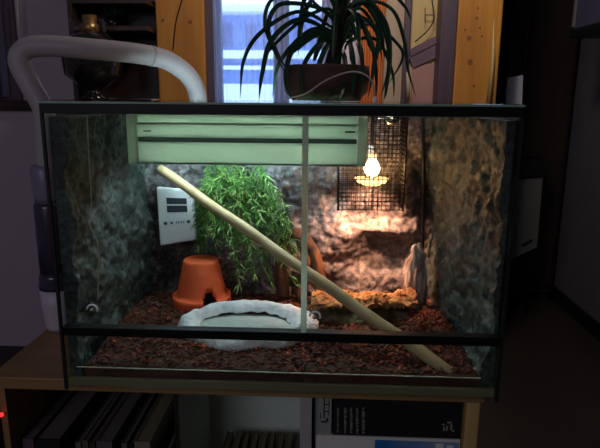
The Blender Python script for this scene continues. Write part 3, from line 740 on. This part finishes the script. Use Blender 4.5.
def inner_(u, v):
    p = halftube(u, v); c = Vector((p.x, .265, .048)); return c+(p-c)*.78
B = b.grid(inner_, nu, nv)
for (i0, j0, i1, j1) in [(i,0,i+1,0) for i in range(nu)]+[(i,nv,i+1,nv) for i in range(nu)]+[(0,j,0,j+1) for j in range(nv)]+[(nu,j,nu,j+1) for j in range(nv)]:
    b.bm.faces.new((A[i0][j0], A[i1][j1], B[i1][j1], B[i0][j0]))
for v in b.bm.verts: v.co += Vector((noise.noise(v.co*70), noise.noise(v.co*70+Vector((5,0,0))), noise.noise(v.co*70+Vector((0,7,0)))))*.006 + Vector((0, noise.noise(v.co*170), noise.noise(v.co*170+Vector((0,7,0)))))*.005
ch = thing('cork_hide', (.17,.265,.05), 'curved cork bark hide glowing orange under the bulb', 'cork bark')
b.build('bark_roof', 'cork', ch)
def low(u, v):
    x = .078+.19*u; a = math.radians(-12+120*v); r = .040*(1+.2*fbm((x, a*.05, 4), 26, 3))
    return Vector((x, .262-r*math.cos(a), .046+.85*r*math.sin(a)))
b = MB(); A = b.grid(low, 70, 30); B = b.grid(lambda u, v: low(u, v)+Vector((0,.006,-.004)), 70, 30)
for (i0, j0, i1, j1) in [(i,0,i+1,0) for i in range(70)]+[(i,30,i+1,30) for i in range(70)]+[(0,j,0,j+1) for j in range(30)]+[(70,j,70,j+1) for j in range(30)]:
    b.bm.faces.new((A[i0][j0], A[i1][j1], B[i1][j1], B[i0][j0]))
b.build('dark_underside', 'dark_bark', ch)  # lower bark, darker and more olive than the roof
b = MB(); c = at(414,300,.30); top = at(412,247,.31)
prof = [(.030,0),(.030,.02),(.027,.045),(.026,.07),(.022,.09),(.017,.105),(.010,.116),(.0,.118)]
hs_ = (top.z-c.z)/.118; seg = 40; rings = []
for r, z in prof:
    rings.append([b.bm.verts.new((c.x+.004*z*8+(r*.95*(1+.22*math.sin(3*2*PI*k/seg+z*14)*.6+.3*noise.noise(Vector((math.cos(2*PI*k/seg)*2.4, math.sin(2*PI*k/seg)*2.4, z*18)))))*math.cos(2*PI*k/seg),
        .315+(r*.8*(1+.3*noise.noise(Vector((math.cos(2*PI*k/seg)*2.4, math.sin(2*PI*k/seg)*2.4, z*18+3)))))*math.sin(2*PI*k/seg),
        c.z-.02+z*(hs_+.17) + (.012*math.sin(2*2*PI*k/seg) if z > .1 and r > .002 else 0))) for k in range(seg)])
for j in range(len(prof)-1):
    for k in range(seg):
        f = b.bm.faces.new((rings[j][k], rings[j][(k+1)%seg], rings[j+1][(k+1)%seg], rings[j+1][k])); f.smooth = True
b.bm.faces.new(rings[0][::-1])
bmesh.ops.subdivide_edges(b.bm, edges=b.bm.edges[:], cuts=1, use_grid_fill=True)
for v in b.bm.verts:
    q = Vector((v.co.x*1.6, v.co.y*1.6, v.co.z*.7)); v.co += Vector((fbm(q, 75, 3), fbm(q+Vector((5,0,0)), 75, 3), .6*fbm(q+Vector((0,7,0)), 75, 3)))*.0045
tag(b.build('wood_stump', 'stump'), 'pale weathered wood stump standing at the back right corner', 'wood')

# strip-light hood
HY = .20
def hx(u): return at(u, 140, HY).x
def hz(v): return at(250, v, HY).z
xl, xr = hx(128), hx(367); zt0, zl0, zl1, zg, zb0 = .504, hz(125), hz(138), hz(143), hz(165)
L = thing('strip_light', ((xl+xr)/2, HY+.05, zt0), 'long pale green plastic strip light hood under the tank lid', 'light')
b = MB(); th = .003
b.box(xl+.02, xr-.02, HY+.006, HY+.006+th, zl0, zt0)              # upper face
b.box(xl+.02, xr-.02, HY-.004, HY-.004+th, zl1, zl0+.002)         # lip
b.box(xl+.02, xr-.02, HY-.004, HY+.009, zl0, zl0+th)
b.box(xl+.02, xr-.02, HY, HY+th, zb0, zg)                         # lower face
b.box(xl+.02, xr-.02, HY, HY+.010, zb0, zb0+th)
b.box(xl+.02, xr-.02, HY+.009, HY+.095, zt0-th, zt0)              # top
b.build('housing', 'hood_plastic', L)
bx(xl+.02, xr-.02, HY+.004, HY+.012, zg-.001, zl1+.001).build('groove', 'hood_dark', L)
for s, xx in ((0, xl), (1, xr-.0195)):
    b = MB(); b.box(xx, xx+.0195, HY-.006, HY+.095, zb0-.001, zt0, bev=.002); e = b.build('end_cap', 'hood_plastic', L)
u_ = at(147,131,HY-.005); bx(u_.x-.008, u_.x+.008, HY-.0052, HY-.004, u_.z-.0016, u_.z+.0016, bev=.0005).build('slot', 'hood_dark', L)
u_ = at(350,132,HY-.005); bx(u_.x-.010, u_.x+.010, HY-.0052, HY-.004, u_.z-.0018, u_.z+.0018, bev=.0005).build('slot', 'hood_dark', L)
TY, TZ = HY+.070, .452
MB().tube([(xl+.03, TY, TZ), (xr-.03, TY, TZ)], .0125, 16).build('fluorescent_tube', 'tube_white', L)
MB().tube([(xl+.0196, TY, TZ), (xl+.031, TY, TZ)], .0135, 16).build('socket', 'white_plastic', L); MB().tube([(xr-.031, TY, TZ), (xr-.0196, TY, TZ)], .0135, 16).build('socket', 'white_plastic', L)

# wire cage with the basking bulb
ca, cb = at(340,125,.275), at(403,210,.275)
cx0, cx1, cz0, cz1, cy0, cy1 = ca.x, cb.x, cb.z, .500, .272, .372
K = thing('bulb_cage', ((cx0+cx1)/2, (cy0+cy1)/2, cz0), 'dark wire mesh cage around the glowing heat bulb', 'cage')
def mesh_panel(axis, c, a0, a1, z0, z1, step=.0095):
    b = MB(); r = .0008; n = max(1, round((a1-a0)/step)); m = max(1, round((z1-z0)/step))
    for i in range(n+1):
        a = a0+(a1-a0)*i/n; b.box(*( (a-r, a+r, c-r, c+r) if axis == 'y' else (c-r, c+r, a-r, a+r)), z0, z1)
    for j in range(m+1):
        z = z0+(z1-z0)*j/m; b.box(*( (a0, a1, c-r, c+r) if axis == 'y' else (c-r, c+r, a0, a1)), z-r, z+r)
    return b
for ax, c, a0, a1 in (('y', cy0, cx0, cx1), ('y', cy1, cx0, cx1), ('x', cx0, cy0, cy1), ('x', cx1, cy0, cy1)):
    mesh_panel(ax, c, a0, a1, cz0, cz1).build('mesh_panel', 'wire', K)
b = MB(); r = .0008
for i in range(5): x = cx0+(cx1-cx0)*i/4; b.box(x-r, x+r, cy0, cy1, cz0-r, cz0+r)
for i in range(3): y = cy0+(cy1-cy0)*i/2; b.box(cx0, cx1, y-r, y+r, cz0-r, cz0+r)
b.build('mesh_bottom', 'wire', K)
for x in (cx0, cx1):
    for y in (cy0, cy1): MB().tube([(x, y, cz0-.003), (x, y, cz1)], .002, 6).build('corner_rod', 'wire', K)
for u in (366, 372, 378):
    x = at(u,200,cy0-.002).x; MB().tube([(x, cy0-.002, cz0-.004), (x, cy0-.002, cz0+.045)], .0011, 6).build('clip_rod', 'wire', K)
bc = at(372,168,.340)
B_ = thing('heat_lamp', (bc.x, bc.y, bc.z), 'glowing heat bulb with porcelain dish inside the wire cage', 'lamp')
MB().lathe([(0,-.019),(.010,-.0165),(.0165,-.009),(.018,0),(.0155,.009),(.010,.016),(.008,.020),(0,.021)], bc, 20).build('bulb', 'bulb_glow', B_)
MB().tube([bc+Vector((0,0,.0212)), bc+Vector((0,0,.052))], .009, 16).build('bulb_holder', 'porcelain', B_)
MB().lathe([(.003,-.040),(.018,-.039),(.032,-.033),(.039,-.023),(.037,-.023),(.030,-.031),(.017,-.037),(.003,-.038)], bc, 32).build('dish', 'milk_glass', B_)
MB().tube([bc+Vector((0,0,-.038)), bc+Vector((0,0,-.0195))], .0016, 8).build('dish_stem', 'chrome', B_)
sl = bpy.data.lights.new('heat_lamp_beam', 'SPOT'); sl.energy = 13; sl.color = (1.0, .41, .24); sl.spot_size = math.radians(125); sl.spot_blend = .9; sl.shadow_soft_size = .012
so = bpy.data.objects.new('heat_lamp_beam', sl); C.objects.link(so); so.location = bc+Vector((0,-.012,-.046))
so.rotation_euler = (Vector((-.015,.085,-.16))).to_track_quat('-Z','Y').to_euler()
b = MB(); b.tube([bc+Vector((0,0,.0525)), bc+Vector((0,0,.10)), (bc.x, bc.y, .503)], .0022, 8); b.build('stem', 'wire', B_)
c = at(392,121,.31)
b = MB(); b.sphere((c.x, .318, c.z), .013, 16, (1.3,1,.7)); b.tube([(c.x-.03, .318, .497), (c.x+.02, .318, .497)], .004, 8); b.build('clamp', 'chrome', B_)
# sensor cable on the left pane
b = MB(); b.tube(catmull([at(87,114,.012), at(89,160,.012), at(92,212,.012), at(90,226,.012), at(98,246,.012), at(98,300,.012)], 8), .0008, 5)
tag(b.build('sensor_cable', 'cable'), 'thin pale sensor cable hanging inside the left glass door', 'cable')
# second thin cable in the rear left
b = MB(); b.tube(catmull([at(163,246,.385), at(166,262,.37), at(166,288,.365)], 8), .0014, 6); tag(b.build('probe_cable', 'black_rubber'), 'short dark cable below the white thermometer', 'cable')
b = MB(); b.tube([at(423,118,.385), at(423.5,180,.388), at(423,250,.385)], [.004,.004,.003], 8); tag(b.build('power_cable', 'black_rubber'), 'dark cable running down the back right corner of the tank', 'cable')

# ============================================================ things on and beside the tank
# potted strap-leaved plant
pc = Vector(((at(283,80,.30).x+at(370,80,.30).x)/2, .30, H)); rp = (at(370,80,.30).x-at(283,80,.30).x)/2
t = thing('potted_plant', tuple(pc), 'strap-leaved plant in a wide brown pot on top of the tank', 'plant')
MB().lathe([(0,.001),(rp*.78,.001),(rp*.95,.02),(rp,.05),(rp*.97,.072),(rp*.9,.074),(rp*.88,.060),(0,.058)], pc, 36).build('pot', 'clay_pot', t)
b = MB(); q = pc+Vector((.008,0,.05)); hd = at(341,22,.30)
b.tube([q, q.lerp(hd,.5), hd, hd+Vector((0,0,.10))], [.022,.014,.011,.009], 12); b.build('stem', 'trunk', t)
b = MB()
def strap(pts, w_): 
    c_ = catmull(pts, 9); side = (c_[-1]-c_[0]).cross(Vector((0,-1,.25)))
    side = (Vector((0,1,0)).cross((c_[-1]-c_[0]))).normalized() if False else (Vector((.25,-.35,.9))).normalized()
    n = len(c_); prev = None
    for i, p in enumerate(c_):
        tt = i/(n-1); ww = w_*.5*(min(1, .5+tt*3) if tt < .5 else (1-((tt-.5)/.5)**2.2)*.97+.03)
        d_ = (c_[min(i+1,n-1)]-c_[max(i-1,0)]).normalized(); a = d_.cross(Vector((.1,-1,.35))).normalized(); nn = a.cross(d_)
        row = [b.bm.verts.new(p-a*ww+nn*ww*.4), b.bm.verts.new(p), b.bm.verts.new(p+a*ww+nn*ww*.4)]
        if prev:
            for k in range(2): f = b.bm.faces.new((prev[k], prev[k+1], row[k+1], row[k])); f.smooth = True
        prev = row
mapped = [  # (pixel path, depth shift, width)
 ([(338,25),(318,8),(280,5),(268,28),(276,50),(292,80)], -.08, .011),
 ([(336,30),(300,12),(262,32),(244,60),(240,99)], -.12, .010),
 ([(336,34),(300,20),(272,40),(262,75),(259,100)], -.10, .012),
 ([(334,20),(300,-6),(272,0),(265,25),(276,55),(288,78)], -.05, .009),
 ([(338,45),(316,36),(292,52),(286,80),(292,100)], -.09, .012),
 ([(338,40),(322,32),(300,40),(288,60),(285,90)], -.06, .010),
 ([(344,22),(366,2),(392,10),(404,40),(408,70),(416,98)], -.08, .009),
 ([(345,15),(362,-4),(385,22),(390,55),(386,90),(384,100)], -.09, .010),
 ([(344,24),(352,5),(372,5),(387,40),(388,70),(380,99)], -.06, .011),
 ([(344,30),(360,18),(378,35),(374,65),(368,98)], -.10, .012),
 ([(345,40),(362,28),(372,45),(376,75),(376,99)], -.08, .010),
 ([(346,45),(356,40),(362,60),(362,95)], -.10, .011),
 ([(344,50),(350,45),(354,70),(352,98)], -.11, .011),
 ([(337,50),(328,45),(318,68),(312,98)], -.10, .012),
 ([(336,45),(322,42),(304,65),(300,98)], -.11, .011),
 ([(340,28),(330,10),(310,15),(290,30),(270,50),(262,62)], -.04, .009),
 ([(342,35),(372,25),(398,45),(402,60),(388,85)], -.05, .008),
 ([(340,52),(336,60),(330,84),(330,99)], -.12, .012),
 ([(343,50),(345,65),(344,84),(340,99)], -.13, .012),
 ([(340,20),(326,-8),(304,-14),(286,-2)], -.02, .010),
 ([(343,18),(356,-12),(382,-14),(404,6),(412,22)], -.02, .010),
 ([(343,10),(338,-20),(330,-40)], 0, .012), ([(344,10),(352,-20),(366,-40)], 0, .012), ([(340,12),(325,-20),(305,-36)], .03, .011),
 ([(338,42),(312,30),(280,62),(272,99)], .06, .011), ([(345,42),(376,40),(392,72),(394,99)], .07, .009),
]
for path, dy, w_ in mapped:
    n = len(path); strap([at(u, v, .30+dy*i/(n-1)) for i, (u, v) in enumerate(path)], w_*.9)
for k in range(14):                                   # more leaves all round the crown
    a = random.uniform(0, 2*PI); e = random.uniform(.05, .25); Lh = random.uniform(.05, .12); s0 = hd+Vector((0,0,random.uniform(-.06,.05)))
    dr2 = Vector((math.cos(a), math.sin(a)*.9, 0))
    if dr2.y < -.3: dr2.y *= .6
    pts = [s0, s0+dr2*Lh*.5+Vector((0,0,e*.3)), s0+dr2*Lh+Vector((0,0,e*.1-.02)), s0+dr2*(Lh*1.2)+Vector((0,0,-.10))]
    pts[-1].z = max(pts[-1].z, H+.085 if pts[-1].y > .2 else H+.01); strap(pts, random.uniform(.008,.012))
b.build('foliage', 'leaf', t, recalc=False)
# lamp cable with white plug on the lid
b = MB(); pth = catmull([at(286,99,.12), at(305,94,.13), at(325,81,.14), at(345,73,.14), at(360,72.5,.14), at(372,81,.14), at(375,97,.14)], 8)
t = thing('lid_cable', tuple(at(375,100,.14)), 'pale cable arching over the lid in front of the plant pot', 'cable')
b.tube(pth, .0016, 8); b.build('wire', 'cable', t)
p = at(375,98,.14); MB().lathe([(0,0),(.0045,0),(.0045,.006),(.003,.010),(0,.011)], (p.x, .14, H+.0005), 14).build('plug', 'white_plastic', t)
# little bright clip on the lid at left
p = at(155,99,.05); b = MB(); b.box(p.x-.006, p.x+.006, .045, .06, H+.0005, H+.004, bev=.001); tag(b.build('lid_clip', 'brass'), 'tiny brass clip on the lid edge below the hose', 'clip')

# hose and canister
t = thing('hose', tuple(at(205,100,.5)), 'thick pale hose bent over the top left of the tank', 'hose')
cxn = at(52,250,.28).x; cyn = .285
pts = catmull([(cxn+.004, cyn, .375), (cxn+.004, cyn, .43), at(44,112,.285), at(30,85,.285), at(19,62,.29), at(26,49,.295), at(48,46,.30), at(90,49,.32), at(140,54,.37), at(168,61,.42), at(189,77,.46), at(198,98,.485), (at(200,110,.49).x, .49, .44), (at(200,110,.49).x, .49, .20), (at(200,110,.49).x, .49, .03)], 10)
b = MB(); n = len(pts)
b.tube(pts, [.0222*(1+.012*(i%2)) - (.003*max(0, 1-i/14)) for i in range(n)], 20); b.build('tube', 'hose', t)
k_ = 83; MB().tube([pts[k_], pts[k_+1]], .0236, 20).build('joint_ring', 'hose', t)
zc = lambda v: at(50, v, .285).z
t = thing('canister', (cxn, cyn, 0), 'dark violet canister with white base standing on the shelf left of tank', 'canister')
rr_ = .036
MB().lathe([(0,.0005),(rr_*.80,.0005),(rr_*.86,.01),(rr_,.06),(rr_*1.02,zc(287)),(0,zc(287))], (cxn,cyn,0), 32).build('base', 'canister_base', t)
MB().lathe([(0,zc(287)),(rr_*1.04,zc(287)),(rr_*1.06,zc(283)),(rr_*1.0,zc(279)),(rr_*1.02,zc(275)),(rr_*.9,zc(271)),(0,zc(271))], (cxn,cyn,0), 32).build('ring', 'canister_body', t)
MB().lathe([(0,zc(271)),(rr_*.9,zc(271)),(rr_*.93,zc(240)),(rr_*.93,zc(206)),(rr_*.85,zc(202)),(0,zc(202))], (cxn,cyn,0), 32).build('body', 'canister_body', t)
MB().lathe([(0,zc(202)),(rr_*.8,zc(202)),(rr_*.86,zc(195)),(rr_*.95,zc(170)),(rr_*.8,zc(165)),(0,zc(165))], (cxn,cyn,0), 32).build('cap', 'canister_cap', t)
